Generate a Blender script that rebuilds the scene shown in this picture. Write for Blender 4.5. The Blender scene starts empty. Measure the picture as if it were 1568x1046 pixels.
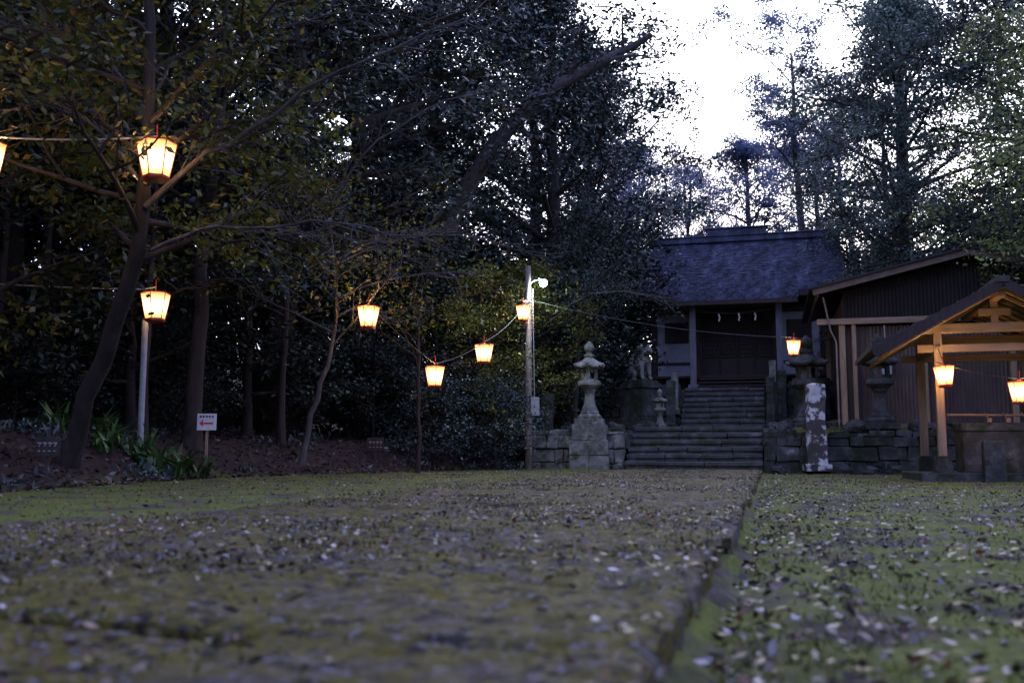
import bpy, math, random
import numpy as np
from mathutils import Matrix, Vector, noise

random.seed(3)
RAD = math.radians
scene = bpy.context.scene
col = scene.collection
TH = math.atan(0.258)
ML = Matrix.Translation((-0.177, 0, 0)) @ Matrix.Rotation(-TH, 4, 'Z')   # shrine axis frame

def l2w(a, b, z=0.0):
    return ML @ Vector((a, b, z))
def w2l(x, y):
    dx = x + .177
    return dx*.9683 - y*.2498, dx*.2498 + y*.9683

# ------------------------------------------------------------------ materials
def newmat(name):
    m = bpy.data.materials.new(name); m.use_nodes = True
    nt = m.node_tree; nt.nodes.clear()
    out = nt.nodes.new('ShaderNodeOutputMaterial')
    return m, nt, out
def N(nt, t, **kw):
    n = nt.nodes.new(t)
    for k, v in kw.items():
        if k in n.inputs: n.inputs[k].default_value = v
        else: setattr(n, k, v)
    return n
def ramp(nt, stops, interp='LINEAR'):
    r = nt.nodes.new('ShaderNodeValToRGB'); r.color_ramp.interpolation = interp
    e = r.color_ramp.elements
    while len(e) < len(stops): e.new(0.5)
    for i, (p, c) in enumerate(stops):
        e[i].position = p
        e[i].color = (c[0], c[1], c[2], 1) if not isinstance(c, (int, float)) else (c, c, c, 1)
    return r
def pm(name, stops, scale=4, rough=.8, bump=.3, bscale=25, detail=8, stretch=(1,1,1), spec=.3, world=False, bdist=.02, second=None, metallic=0):
    m, nt, out = newmat(name)
    p = N(nt, 'ShaderNodeBsdfPrincipled')
    p.inputs['Roughness'].default_value = rough
    p.inputs['Metallic'].default_value = metallic
    p.inputs['Specular IOR Level'].default_value = spec
    if world:
        tc = N(nt, 'ShaderNodeNewGeometry'); co = tc.outputs['Position']
    else:
        tc = N(nt, 'ShaderNodeTexCoord'); co = tc.outputs['Object']
    mp = N(nt, 'ShaderNodeMapping'); mp.inputs['Scale'].default_value = stretch
    nt.links.new(co, mp.inputs[0])
    n1 = N(nt, 'ShaderNodeTexNoise', Scale=scale, Detail=detail, Roughness=.65)
    nt.links.new(mp.outputs[0], n1.inputs['Vector'])
    r = ramp(nt, stops)
    nt.links.new(n1.outputs['Fac'], r.inputs[0])
    colout = r.outputs[0]
    if second:
        sc, lo, hi, c2 = second
        n3 = N(nt, 'ShaderNodeTexNoise', Scale=sc, Detail=6, Roughness=.7)
        nt.links.new(co, n3.inputs['Vector'])
        r3 = ramp(nt, [(lo, 0.0), (hi, 1.0)])
        nt.links.new(n3.outputs['Fac'], r3.inputs[0])
        mx = N(nt, 'ShaderNodeMixRGB'); mx.inputs[2].default_value = (*c2, 1)
        nt.links.new(r3.outputs[0], mx.inputs[0]); nt.links.new(colout, mx.inputs[1])
        colout = mx.outputs[0]
    nt.links.new(colout, p.inputs['Base Color'])
    n2 = N(nt, 'ShaderNodeTexNoise', Scale=bscale, Detail=6, Roughness=.6)
    nt.links.new(mp.outputs[0], n2.inputs['Vector'])
    b = N(nt, 'ShaderNodeBump', Strength=bump, Distance=bdist)
    nt.links.new(n2.outputs['Fac'], b.inputs['Height'])
    nt.links.new(b.outputs[0], p.inputs['Normal'])
    nt.links.new(p.outputs[0], out.inputs[0])
    return m
def leafmat(name, cols, rough=.45, trans=.3, spec=.4):
    m, nt, out = newmat(name)
    g = N(nt, 'ShaderNodeNewGeometry')
    stops = [(i/max(1, len(cols)-1), c) for i, c in enumerate(cols)]
    r = ramp(nt, stops)
    nt.links.new(g.outputs['Random Per Island'], r.inputs[0])
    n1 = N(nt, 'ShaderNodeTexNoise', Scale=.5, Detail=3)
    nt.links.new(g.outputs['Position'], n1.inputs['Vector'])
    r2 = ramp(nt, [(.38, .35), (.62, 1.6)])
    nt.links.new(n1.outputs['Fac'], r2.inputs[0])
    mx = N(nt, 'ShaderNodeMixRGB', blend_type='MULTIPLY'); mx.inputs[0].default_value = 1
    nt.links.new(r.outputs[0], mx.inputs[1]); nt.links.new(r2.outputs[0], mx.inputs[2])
    p = N(nt, 'ShaderNodeBsdfPrincipled'); p.inputs['Roughness'].default_value = rough
    p.inputs['Specular IOR Level'].default_value = spec
    nt.links.new(mx.outputs[0], p.inputs['Base Color'])
    if trans:
        t = N(nt, 'ShaderNodeBsdfTranslucent')
        nt.links.new(mx.outputs[0], t.inputs[0])
        ms = N(nt, 'ShaderNodeMixShader'); ms.inputs[0].default_value = trans
        nt.links.new(p.outputs[0], ms.inputs[1]); nt.links.new(t.outputs[0], ms.inputs[2])
        nt.links.new(ms.outputs[0], out.inputs[0])
    else: nt.links.new(p.outputs[0], out.inputs[0])
    return m

BARK = pm('bark', [(.3, (.013,.010,.009)), (.55, (.032,.025,.022)), (.75, (.065,.056,.05))], 5, .9, .8, 14, stretch=(1,1,.25))
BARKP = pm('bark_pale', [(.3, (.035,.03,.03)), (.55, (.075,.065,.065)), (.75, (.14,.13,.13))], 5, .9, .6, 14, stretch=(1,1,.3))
LF_DARK = leafmat('leaf_dark', [(.006,.011,.008), (.012,.021,.014), (.016,.028,.020), (.034,.042,.028)], .42, 0, .28)
LF_OLIVE = leafmat('leaf_olive', [(.025,.042,.008), (.055,.075,.012), (.095,.105,.014), (.17,.12,.016)], .45, .35)
LF_MID = leafmat('leaf_mid', [(.018,.032,.030), (.030,.050,.045), (.044,.068,.062), (.072,.092,.088)], .42, 0, .35)  # green pushed bluish, some sky haze painted into the leaf colour
LF_RIGHT = leafmat('leaf_right', [(.035,.06,.048), (.055,.085,.07), (.075,.105,.085), (.11,.14,.105)], .45, .25)  # lighter blue-green, a little haze painted into these leaves too
LF_HAZE = leafmat('leaf_far_haze', [(.07,.095,.16), (.11,.14,.21), (.15,.18,.26)], .6, .35)  # distance haze painted as pale blue leaf colour, no volume
LF_LIGHT = leafmat('leaf_light', [(.07,.11,.03), (.11,.15,.04), (.16,.19,.06), (.20,.21,.05)], .5, .4)
LITTER = leafmat('fallen_leaves', [(.022,.014,.013), (.045,.026,.02), (.12,.038,.02), (.085,.06,.04), (.11,.09,.085), (.24,.22,.25)], .35, 0, .5)
LITTERB = leafmat('bank_leaves', [(.010,.007,.006), (.028,.014,.011), (.048,.022,.017), (.045,.030,.024), (.10,.08,.08)], .45, 0, .35)
STONE = pm('stone_mossy', [(.28, (.045,.045,.04)), (.48, (.14,.14,.125)), (.62, (.24,.24,.225)), (.8, (.36,.36,.35))], 3.5, .85, .8, 18, second=(2.6,.50,.62,(.05,.058,.022)))
STONE_D = pm('stone_dark', [(.3, (.018,.019,.018)), (.5, (.045,.046,.045)), (.63, (.085,.085,.085)), (.75, (.26,.26,.27))], 3.5, .85, .8, 16, second=(2.2,.47,.58,(.020,.026,.012)))
STONE_L = pm('stone_lichen', [(.3, (.05,.045,.04)), (.50, (.07,.06,.055)), (.54, (.48,.48,.48)), (.8, (.60,.60,.62))], 2.8, .85, .6, 16)
STEP = pm('step_stone', [(.3, (.022,.024,.024)), (.55, (.055,.057,.060)), (.75, (.18,.18,.20))], 3, .7, .6, 18, spec=.4, second=(2.4,.50,.62,(.026,.032,.014)))
TIMBER = pm('timber_pale', [(.3, (.17,.115,.07)), (.55, (.27,.19,.12)), (.75, (.35,.26,.17))], 3, .65, .25, 20, stretch=(6,6,.5))
TIMBERH = pm('timber_beam', [(.3, (.17,.115,.07)), (.55, (.27,.19,.12)), (.75, (.35,.26,.17))], 3, .65, .25, 20, stretch=(.5,6,6))
WOOD_D = pm('wood_dark', [(.3, (.016,.011,.010)), (.6, (.04,.028,.025)), (.8, (.065,.05,.042))], 4, .75, .4, 18, stretch=(4,4,.6))
WOODG = pm('wood_grey', [(.3, (.08,.08,.10)), (.6, (.14,.14,.165)), (.8, (.19,.19,.22))], 4, .75, .3, 18, stretch=(4,4,.6))
TILE = pm('roof_shingle', [(.30, (.014,.017,.032)), (.45, (.036,.043,.08)), (.6, (.08,.09,.155)), (.75, (.17,.19,.28))], 1.3, .5, .9, 26, stretch=(2.2,.7,.7), spec=.5, second=(6,.53,.63,(.022,.027,.026)), bdist=.04)
SHINGB = pm('roof_board', [(.3, (.018,.015,.014)), (.6, (.045,.038,.036)), (.8, (.09,.08,.08))], 4, .7, .6, 20)
PLASTER = pm('plaster', [(.3, (.19,.20,.25)), (.7, (.30,.31,.37))], 2, .8, .15, 30)
CORR = pm('corrugated_brown', [(.3, (.05,.033,.028)), (.55, (.09,.063,.052)), (.8, (.135,.10,.08))], 1.6, .5, .15, 20, stretch=(2,2,.5), spec=.4)
CORRD = pm('corrugated_dark', [(.3, (.010,.008,.009)), (.7, (.024,.019,.019))], 2, .55, .15, 20, spec=.25)
METAL = pm('galvanised', [(.3, (.24,.25,.26)), (.7, (.38,.39,.40))], 9, .5, .1, 40, spec=.5)
CONC = pm('concrete_pole', [(.3, (.15,.12,.10)), (.7, (.25,.21,.18))], 6, .8, .2, 40)
RED = pm('red_lacquer', [(.3, (.32,.035,.02)), (.7, (.50,.06,.03))], 6, .45, .1, 30)
WHITE = pm('white_paint', [(.3, (.55,.55,.56)), (.7, (.72,.72,.73))], 6, .6, .1, 30)
REDP = pm('red_paint', [(.3, (.5,.03,.03)), (.7, (.65,.05,.04))], 6, .6, .1, 30)
CABLE = pm('cable_black', [(.3, (.02,.02,.02)), (.7, (.05,.05,.05))], 6, .6, .1, 30)
CABLEW = pm('cable_pale', [(.3, (.35,.32,.26)), (.7, (.5,.46,.4))], 6, .6, .1, 30)
PLANT = leafmat('strap_leaf', [(.03,.06,.018), (.05,.10,.025), (.08,.14,.035)], .35, .15, .5)
MOSSB = leafmat('moss_tuft', [(.035,.045,.010), (.07,.085,.016), (.12,.125,.024), (.17,.15,.035)], .6, 0, .2)

def emis(name, c, s):
    m, nt, out = newmat(name)
    e = N(nt, 'ShaderNodeEmission'); e.inputs[0].default_value = (*c, 1); e.inputs[1].default_value = s
    nt.links.new(e.outputs[0], out.inputs[0]); return m
BULB = emis('bulb_glow', (1, .75, .48), 40)
LEDM = emis('led_glow', (.75, .9, 1), 90)
def papermat():
    m, nt, out = newmat('lit_paper')
    tc = N(nt, 'ShaderNodeTexCoord')
    sp = N(nt, 'ShaderNodeSeparateXYZ'); nt.links.new(tc.outputs['Object'], sp.inputs[0])
    ab = N(nt, 'ShaderNodeMath', operation='ABSOLUTE'); nt.links.new(sp.outputs['Z'], ab.inputs[0])
    r = ramp(nt, [(.0, (1, .68, .34)), (.09, (1, .54, .20)), (.15, (.9, .32, .08))]); nt.links.new(ab.outputs[0], r.inputs[0])
    st = N(nt, 'ShaderNodeMapRange'); st.inputs['From Min'].default_value = 0; st.inputs['From Max'].default_value = .15; st.inputs['To Min'].default_value = 9; st.inputs['To Max'].default_value = 2.6
    nt.links.new(ab.outputs[0], st.inputs['Value'])
    e = N(nt, 'ShaderNodeEmission'); nt.links.new(r.outputs[0], e.inputs[0]); nt.links.new(st.outputs[0], e.inputs[1])
    t = N(nt, 'ShaderNodeBsdfTransparent'); t.inputs[0].default_value = (1, .9, .75, 1)
    ms = N(nt, 'ShaderNodeMixShader'); ms.inputs[0].default_value = .5
    nt.links.new(e.outputs[0], ms.inputs[1]); nt.links.new(t.outputs[0], ms.inputs[2])
    nt.links.new(ms.outputs[0], out.inputs[0]); return m
PAPER = papermat()

# ------------------------------------------------------------------ mesh helpers
class MB:
    def __init__(s): s.v = []; s.f = []; s.m = []
    def add(s, vs, fs, mi=0):
        o = len(s.v); s.v += [tuple(v) for v in vs]
        for f in fs: s.f.append(tuple(i+o for i in f)); s.m.append(mi)
    def box(s, c, d, mi=0, rz=0, jit=0, top=1.0, rx=0, ry=0):
        vs = []
        R = Matrix.Rotation(rz, 3, 'Z') @ Matrix.Rotation(ry, 3, 'Y') @ Matrix.Rotation(rx, 3, 'X')
        for z in (-1, 1):
            k = top if z > 0 else 1
            for x, y in ((-1,-1),(1,-1),(1,1),(-1,1)):
                p = Vector((x*d[0]/2*k + random.uniform(-jit, jit), y*d[1]/2*k + random.uniform(-jit, jit), z*d[2]/2 + random.uniform(-jit, jit)))
                vs.append(Vector(c) + R @ p)
        s.add(vs, [(3,2,1,0),(4,5,6,7),(0,1,5,4),(1,2,6,5),(2,3,7,6),(3,0,4,7)], mi)
    def lathe(s, prof, n, mi=0, c=(0,0,0), rot=0, lift=0):
        vs = []; fs = []
        for r, z in prof:
            for i in range(n):
                a = rot + 2*math.pi*i/n
                vs.append((c[0]+r*math.cos(a), c[1]+r*math.sin(a), c[2]+z))
        for k in range(len(prof)-1):
            for i in range(n):
                j = (i+1) % n
                fs.append((k*n+i, k*n+j, (k+1)*n+j, (k+1)*n+i))
        fs.append(tuple(reversed(range(n)))); fs.append(tuple((len(prof)-1)*n+i for i in range(n)))
        s.add(vs, fs, mi)
    def tube(s, path, rad, sides=6, mi=0):
        V, F = tube(path, rad, sides)
        s.add(V.tolist(), F.tolist(), mi)
    def build(s, name, mats, parent=None, bevel=0, smooth=False, seg=1):
        me = bpy.data.meshes.new(name); me.from_pydata(s.v, [], s.f)
        for m in mats: me.materials.append(m)
        me.polygons.foreach_set('material_index', s.m)
        if smooth: me.polygons.foreach_set('use_smooth', [True]*len(s.f))
        me.update()
        o = bpy.data.objects.new(name, me); col.objects.link(o)
        if parent: o.parent = parent
        if bevel:
            b = o.modifiers.new('bevel', 'BEVEL'); b.width = bevel; b.segments = seg; b.limit_method = 'ANGLE'
        return o
def tube(path, rad, sides):
    P = np.array(path, float); n = len(P)
    R = np.array(rad if hasattr(rad, '__len__') else [rad]*n, float)
    T = np.gradient(P, axis=0); T /= np.linalg.norm(T, axis=1)[:, None]+1e-9
    up = np.array([0, 0, 1.]) if abs(T[:, 2].mean()) < .8 else np.array([1., 0, 0])
    A = np.cross(T, up); A /= np.linalg.norm(A, axis=1)[:, None]+1e-9
    B = np.cross(T, A)
    ang = np.arange(sides)*2*math.pi/sides
    V = P[:, None, :] + R[:, None, None]*(np.cos(ang)[None, :, None]*A[:, None, :] + np.sin(ang)[None, :, None]*B[:, None, :])
    idx = np.arange(n*sides).reshape(n, sides)
    a = idx[:-1]; b = np.roll(idx, -1, axis=1)[:-1]; c = np.roll(idx, -1, axis=1)[1:]; d = idx[1:]
    F = np.stack([a, b, c, d], -1).reshape(-1, 4)
    return V.reshape(-1, 3), F
def empty(name):
    e = bpy.data.objects.new(name, None); e.empty_display_size = .3; col.objects.link(e); return e
def place(o, a, b, z=0, rz=0, s=1):
    o.matrix_world = ML @ Matrix.Translation((a, b, z)) @ Matrix.Rotation(rz, 4, 'Z') @ Matrix.Scale(s, 4)
def quads_mesh(name, V, F, MI, mats, smooth0=True):
    me = bpy.data.meshes.new(name)
    me.vertices.add(len(V)); me.vertices.foreach_set('co', np.asarray(V, np.float32).ravel())
    me.loops.add(len(F)*4); me.loops.foreach_set('vertex_index', np.asarray(F, np.int32).ravel())
    me.polygons.add(len(F)); me.polygons.foreach_set('loop_start', np.arange(0, len(F)*4, 4, dtype=np.int32))
    for m in mats: me.materials.append(m)
    me.polygons.foreach_set('material_index', np.asarray(MI, np.int32))
    if smooth0: me.polygons.foreach_set('use_smooth', np.asarray(MI) == 0)
    me.update(calc_edges=True)
    return me
def unit(a): return a/(np.linalg.norm(a, axis=-1, keepdims=True)+1e-9)
def leaves(C, S, rng, flat=0.6, wid=.24, tdir=None):
    n = len(C)
    T = rng.normal(size=(n, 3)); T[:, 2] = T[:, 2]*flat - .15
    if tdir is not None: T += tdir
    T = unit(T)
    Q = rng.normal(size=(n, 3)); Q[:, 2] *= flat
    W = unit(np.cross(T, np.cross(Q, T)))
    S = S[:, None]
    a = C; b = C+T*S*.45+W*S*wid; c = C+T*S; d = C+T*S*.45-W*S*wid
    V = np.stack([a, b, c, d], 1).reshape(-1, 3)
    F = np.arange(n*4).reshape(n, 4)
    return V, F

# ------------------------------------------------------------------ ground height
BX = [-8, 9.5, 15, 20, 24, 60]; BV = [-5.2, -4.9, -4.6, -2.4, .1, 2.2]
def sm(t): t = min(1, max(0, t)); return t*t*(3-2*t)
def bank_s(x, y): return (np.interp(y, BX, BV)-x)*.85
def ground_z(x, y, fine=True):
    a, b = w2l(x, y)
    s = bank_s(x, y)
    z = 0.0
    if s > 0:
        z = .5*sm(s/1.1)+.1*s
        if s > 5: z += .38*(min(s, 45)-5)
    if x > 17: z = max(z, .3*(min(x, 60)-17))
    back = 26.9 if -3.5 < a < .12 else 25.1
    t1 = 1.0*sm((b-back)/.35) if a > -5.5 else 0
    back2 = 32.0 if -2.5 < a < .2 else 30.9
    t2 = 1.45*sm((b-back2)/.45) if a > -7.5 else 0
    z = max(z, t1+t2)
    if b > 42: z = max(z, 2.45+.12*(min(b, 110)-42))
    if y < -10: z = max(z, .12*(-10-max(y, -60)))
    nz = noise.noise(Vector((x*1.3, y*1.3, 0)))*.03 + noise.noise(Vector((x*5, y*5, 3)))*.012
    if b < 25 and s < .3:
        if -3.32 < a < 0: z -= .09
        elif a >= 0:
            z -= .10 + .05*math.exp(-(a/.12)**2)
            z += nz*1.0 + noise.noise(Vector((x*13, y*13, 5)))*.014
        else: z += -.012+nz*.6 + .02*sm((-3.32-a)/1.0)
    else: z += nz*1.5
    return z
def axis(segs):
    out = []
    for lo, hi, st in segs: out += list(np.arange(lo, hi, st))
    return out
xs = [-400, -250, -150, -100, -75, -60, -50, -42, -35, -30, -26, -22, -19, -17, -15] + axis([(-13.5, -3, .3), (-3, 4.5, .075), (4.5, 18, .25)]) + [18.5, 20, 22, 25, 29, 34, 40, 50, 60, 80, 110, 160, 250, 400]
ys = [-400, -200, -100, -60, -40, -25, -15, -10, -7, -5, -3, -1.5, -.5, .3] + axis([(.9, 7, .075), (7, 44, .25)]) + [44, 46, 49, 53, 58, 64, 72, 82, 95, 110, 140, 200, 300, 450]
V = []; zone = []; hill_shade = []
for y in ys:
    for x in xs:
        V.append((x, y, ground_z(x, y)))
        s = bank_s(x, y)
        zone.append(sm((s+.25+noise.noise(Vector((x, y, 9)))*.35)/.5))
        hill_shade.append(max(sm((s-4.5)/3), sm((x-16)/3), sm((y-36)/5), sm((-8-y)/3)))
nx, ny = len(xs), len(ys)
F = [(j*nx+i, j*nx+i+1, (j+1)*nx+i+1, (j+1)*nx+i) for j in range(ny-1) for i in range(nx-1)]
gm, nt, out = newmat('ground_soil')
p = N(nt, 'ShaderNodeBsdfPrincipled', Roughness=.85)
p.inputs['Specular IOR Level'].default_value = .25
geo = N(nt, 'ShaderNodeNewGeometry')
def nz(scale, d=8, r=.65):
    n = N(nt, 'ShaderNodeTexNoise', Scale=scale, Detail=d, Roughness=r); nt.links.new(geo.outputs['Position'], n.inputs['Vector']); return n.outputs['Fac']
def mix(f, c1, c2):
    m_ = N(nt, 'ShaderNodeMixRGB')
    for k, v in ((0, f), (1, c1), (2, c2)):
        if isinstance(v, tuple): m_.inputs[k].default_value = (*v, 1)
        else: nt.links.new(v, m_.inputs[k])
    return m_.outputs[0]
r1 = ramp(nt, [(.3, (.018,.014,.013)), (.5, (.05,.038,.032)), (.7, (.12,.10,.09))]); nt.links.new(nz(6), r1.inputs[0])
r2 = ramp(nt, [(.3, (.04,.052,.008)), (.5, (.09,.108,.014)), (.7, (.15,.165,.022))]); nt.links.new(nz(24, 6), r2.inputs[0])
r3 = ramp(nt, [(.40, 0.0), (.52, 1.0)]); nt.links.new(nz(1.9), r3.inputs[0])
base = mix(r3.outputs[0], r1.outputs[0], r2.outputs[0])
r4 = ramp(nt, [(.3, (.010,.007,.006)), (.5, (.028,.015,.012)), (.7, (.06,.036,.031))]); nt.links.new(nz(11), r4.inputs[0])
at = N(nt, 'ShaderNodeAttribute', attribute_name='zone')
base = mix(at.outputs['Fac'], base, r4.outputs[0])
at2 = N(nt, 'ShaderNodeAttribute', attribute_name='hill_shade')
r7 = ramp(nt, [(.3, (.008,.010,.006)), (.7, (.022,.026,.014))]); nt.links.new(nz(3), r7.inputs[0])  # forest shade painted into the soil of far slopes as dark mossy green
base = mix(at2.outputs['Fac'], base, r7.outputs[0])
nt.links.new(base, p.inputs['Base Color'])
bp = N(nt, 'ShaderNodeBump', Strength=.9, Distance=.03); nt.links.new(nz(22, 8, .7), bp.inputs['Height']); nt.links.new(bp.outputs[0], p.inputs['Normal'])
nt.links.new(p.outputs[0], out.inputs[0])
me = bpy.data.meshes.new('ground'); me.from_pydata(V, [], F); me.materials.append(gm)
me.polygons.foreach_set('use_smooth', [True]*len(F))
at_ = me.attributes.new('zone', 'FLOAT', 'POINT'); at_.data.foreach_set('value', zone)
at_ = me.attributes.new('hill_shade', 'FLOAT', 'POINT'); at_.data.foreach_set('value', hill_shade)
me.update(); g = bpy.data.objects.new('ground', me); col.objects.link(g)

# ------------------------------------------------------------------ pavement slabs
sm_, nt, out = newmat('mossy_slab')
p = N(nt, 'ShaderNodeBsdfPrincipled'); p.inputs['Specular IOR Level'].default_value = .3
geo = N(nt, 'ShaderNodeNewGeometry')
r1 = ramp(nt, [(.30, (.028,.021,.018)), (.46, (.085,.070,.064)), (.56, (.15,.125,.12)), (.68, (.27,.235,.235))]); nt.links.new(nz(9, 12, .8), r1.inputs[0])
r2 = ramp(nt, [(.3, (.05,.044,.005)), (.5, (.135,.115,.011)), (.7, (.25,.21,.024))]); nt.links.new(nz(20, 8, .75), r2.inputs[0])
r3 = ramp(nt, [(.40, 0.0), (.50, .95)]); nt.links.new(nz(1.3, 12, .78), r3.inputs[0])
c = mix(r3.outputs[0], r1.outputs[0], r2.outputs[0])
r5 = ramp(nt, [(.52, 0.0), (.58, 1.0)]); nt.links.new(nz(13, 8, .7), r5.inputs[0])
c = mix(r5.outputs[0], c, (.020,.016,.013))
r8 = ramp(nt, [(.59, 0.0), (.63, 1.0)]); nt.links.new(nz(30, 4), r8.inputs[0])
c = mix(r8.outputs[0], c, (.26,.235,.27))
nt.links.new(c, p.inputs['Base Color'])
r6 = ramp(nt, [(.35, .45), (.65, .95)]); nt.links.new(nz(7), r6.inputs[0]); nt.links.new(r6.outputs[0], p.inputs['Roughness'])
b1 = N(nt, 'ShaderNodeBump', Strength=1.0, Distance=.06); nt.links.new(nz(9, 10, .8), b1.inputs['Height'])
bp = N(nt, 'ShaderNodeBump', Strength=1.0, Distance=.03); nt.links.new(nz(34, 6, .7), bp.inputs['Height']); nt.links.new(b1.outputs[0], bp.inputs['Normal'])
nt.links.new(bp.outputs[0], p.inputs['Normal'])
nt.links.new(p.outputs[0], out.inputs[0])
mb = MB(); b0 = -2.0
rr = random.Random(11)
def slabz(aa, bb):
    return noise.noise(Vector((aa*.8, bb*.5, 3)))*.018 + noise.noise(Vector((aa*3, bb*3, 1)))*.010 + noise.noise(Vector((aa*9, bb*9, 1)))*.010
while b0 < 24.7:
    dep = rr.uniform(.75, 1.0); dep = min(dep, 24.78-b0) if b0+dep > 24.4 else dep
    cuts = [-3.3+rr.uniform(-.05, .05)]
    w = rr.uniform(.9, 1.5)
    while cuts[-1]+w < -.6: cuts.append(cuts[-1]+w); w = rr.uniform(.9, 1.5)
    cuts.append(rr.uniform(-.05, .0))
    for k in range(len(cuts)-1):
        a0 = cuts[k]+.008; a1 = cuts[k+1]-.008; c0 = b0+.010; c1 = b0+dep-.010
        n = 26 if b0 < 6 else 8
        h = rr.uniform(-.007, .007); tx = rr.uniform(-.005, .005); ty = rr.uniform(-.006, .006)
        vs = []
        for j in range(n+1):
            for i in range(n+1):
                u, v = i/n, j/n
                aa = a0+(a1-a0)*u; bb = c0+(c1-c0)*v
                e = min(u*(a1-a0), (1-u)*(a1-a0), v*(c1-c0), (1-v)*(c1-c0))
                ed = math.exp(-e/.03)
                z = h+tx*(u-.5)*2+ty*(v-.5)*2 - .020*ed + slabz(aa, bb) + noise.noise(Vector((aa*22, bb*22, 1)))*.010
                jj = noise.noise(Vector((aa*5, bb*5, 7)))*.02*ed
                q = l2w(aa+jj, bb+jj, z); vs.append(q)
        fs = [(j*(n+1)+i, j*(n+1)+i+1, (j+1)*(n+1)+i+1, (j+1)*(n+1)+i) for j in range(n) for i in range(n)]
        ring = [i for i in range(n+1)] + [(j*(n+1)+n) for j in range(1, n+1)] + [n*(n+1)+i for i in range(n-1, -1, -1)] + [j*(n+1) for j in range(n-1, 0, -1)]
        o = len(vs)
        for q in ring: vs.append(vs[q]-Vector((0, 0, .16)))
        L = len(ring)
        for q in range(L): fs.append((ring[(q+1) % L], ring[q], o+q, o+(q+1) % L))
        mb.add(vs, fs)
    b0 += dep
mb.build('stone_pavement', [sm_], smooth=True)

# ------------------------------------------------------------------ litter, moss
rng = np.random.default_rng(5)
def scatter(name, n, fn, size, mat, flat=.25, lift=.012, wid=.24):
    C = []; 
    while len(C) < n:
        q = fn()
        if q is not None: C.append(q)
    C = np.array(C); C[:, 2] += lift*rng.uniform(.3, 1.6, len(C))
    S = rng.uniform(size[0], size[1], len(C))
    Vv, Ff = leaves(C, S, rng, flat=flat, wid=wid)
    me = quads_mesh(name, Vv, Ff, np.ones(len(Ff)), [mat, mat])
    o = bpy.data.objects.new(name, me); col.objects.link(o); return o
def on_path():
    b = 1.0+23.5*rng.random()**1.7; a = -rng.random()*3.3
    if noise.noise(Vector((a*.9, b*.6, 4)))+.35 < rng.random()*.6: return None
    q = l2w(a, b); return (q.x, q.y, slabz(a, b))
def on_right():
    b = 1.0+23*rng.random()**1.6; a = .02+rng.random()**1.3*(2.0+b*.5)
    q = l2w(a, b); return (q.x, q.y, ground_z(q.x, q.y))
def on_left():
    b = 3+21*rng.random(); a = -3.3-rng.random()*4
    q = l2w(a, b)
    if bank_s(q.x, q.y) > 0: return None
    return (q.x, q.y, ground_z(q.x, q.y))
def on_bank():
    y = 8+18*rng.random(); s = rng.random()**1.2*7
    x = np.interp(y, BX, BV)-s+.3
    return (x, y, ground_z(x, y))
scatter('fallen_leaves_on_path', 13000, on_path, (.012, .042), LITTER, .4, .010)
scatter('fallen_leaves_on_ground', 15000, on_right, (.02, .055), LITTER, .4)
scatter('fallen_leaves_on_moss', 3000, on_left, (.02, .05), LITTER, .3)
scatter('leaf_litter_bank', 16000, on_bank, (.05, .11), LITTERB, .35, .02)
# low ferns and seedlings on the bank
C = []
while len(C) < 5200:
    q = on_bank()
    if noise.noise(Vector((q[0]*1.1, q[1]*1.1, 5))) < .12: continue
    for _ in range(8): C.append((q[0]+rng.normal(0, .07), q[1]+rng.normal(0, .07), q[2]+rng.uniform(0, .14)))
C = np.array(C); td = np.zeros((len(C), 3)); td[:, 2] = .8
Vv, Ff = leaves(C, rng.uniform(.06, .15, len(C)), rng, 1, .16, td)
me = quads_mesh('bank_undergrowth', Vv, Ff, np.ones(len(Ff)), [LF_MID, LF_MID]); o = bpy.data.objects.new('bank_undergrowth', me); col.objects.link(o)
Cm = []
while len(Cm) < 46000:
    u = rng.random()
    q = on_right() if u < .52 else on_left() if u < .64 else on_path()
    if q is None or noise.noise(Vector((q[0]*2, q[1]*2, 2))) < -.05: continue
    Cm.append(q)
Cm = np.array(Cm); td = np.zeros((len(Cm), 3)); td[:, 2] = 1.6
Vv, Ff = leaves(Cm, rng.uniform(.012, .032, len(Cm)), rng, 1, .14, td)
me = quads_mesh('moss', Vv, Ff, np.ones(len(Ff)), [MOSSB, MOSSB]); o = bpy.data.objects.new('moss', me); col.objects.link(o)

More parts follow.
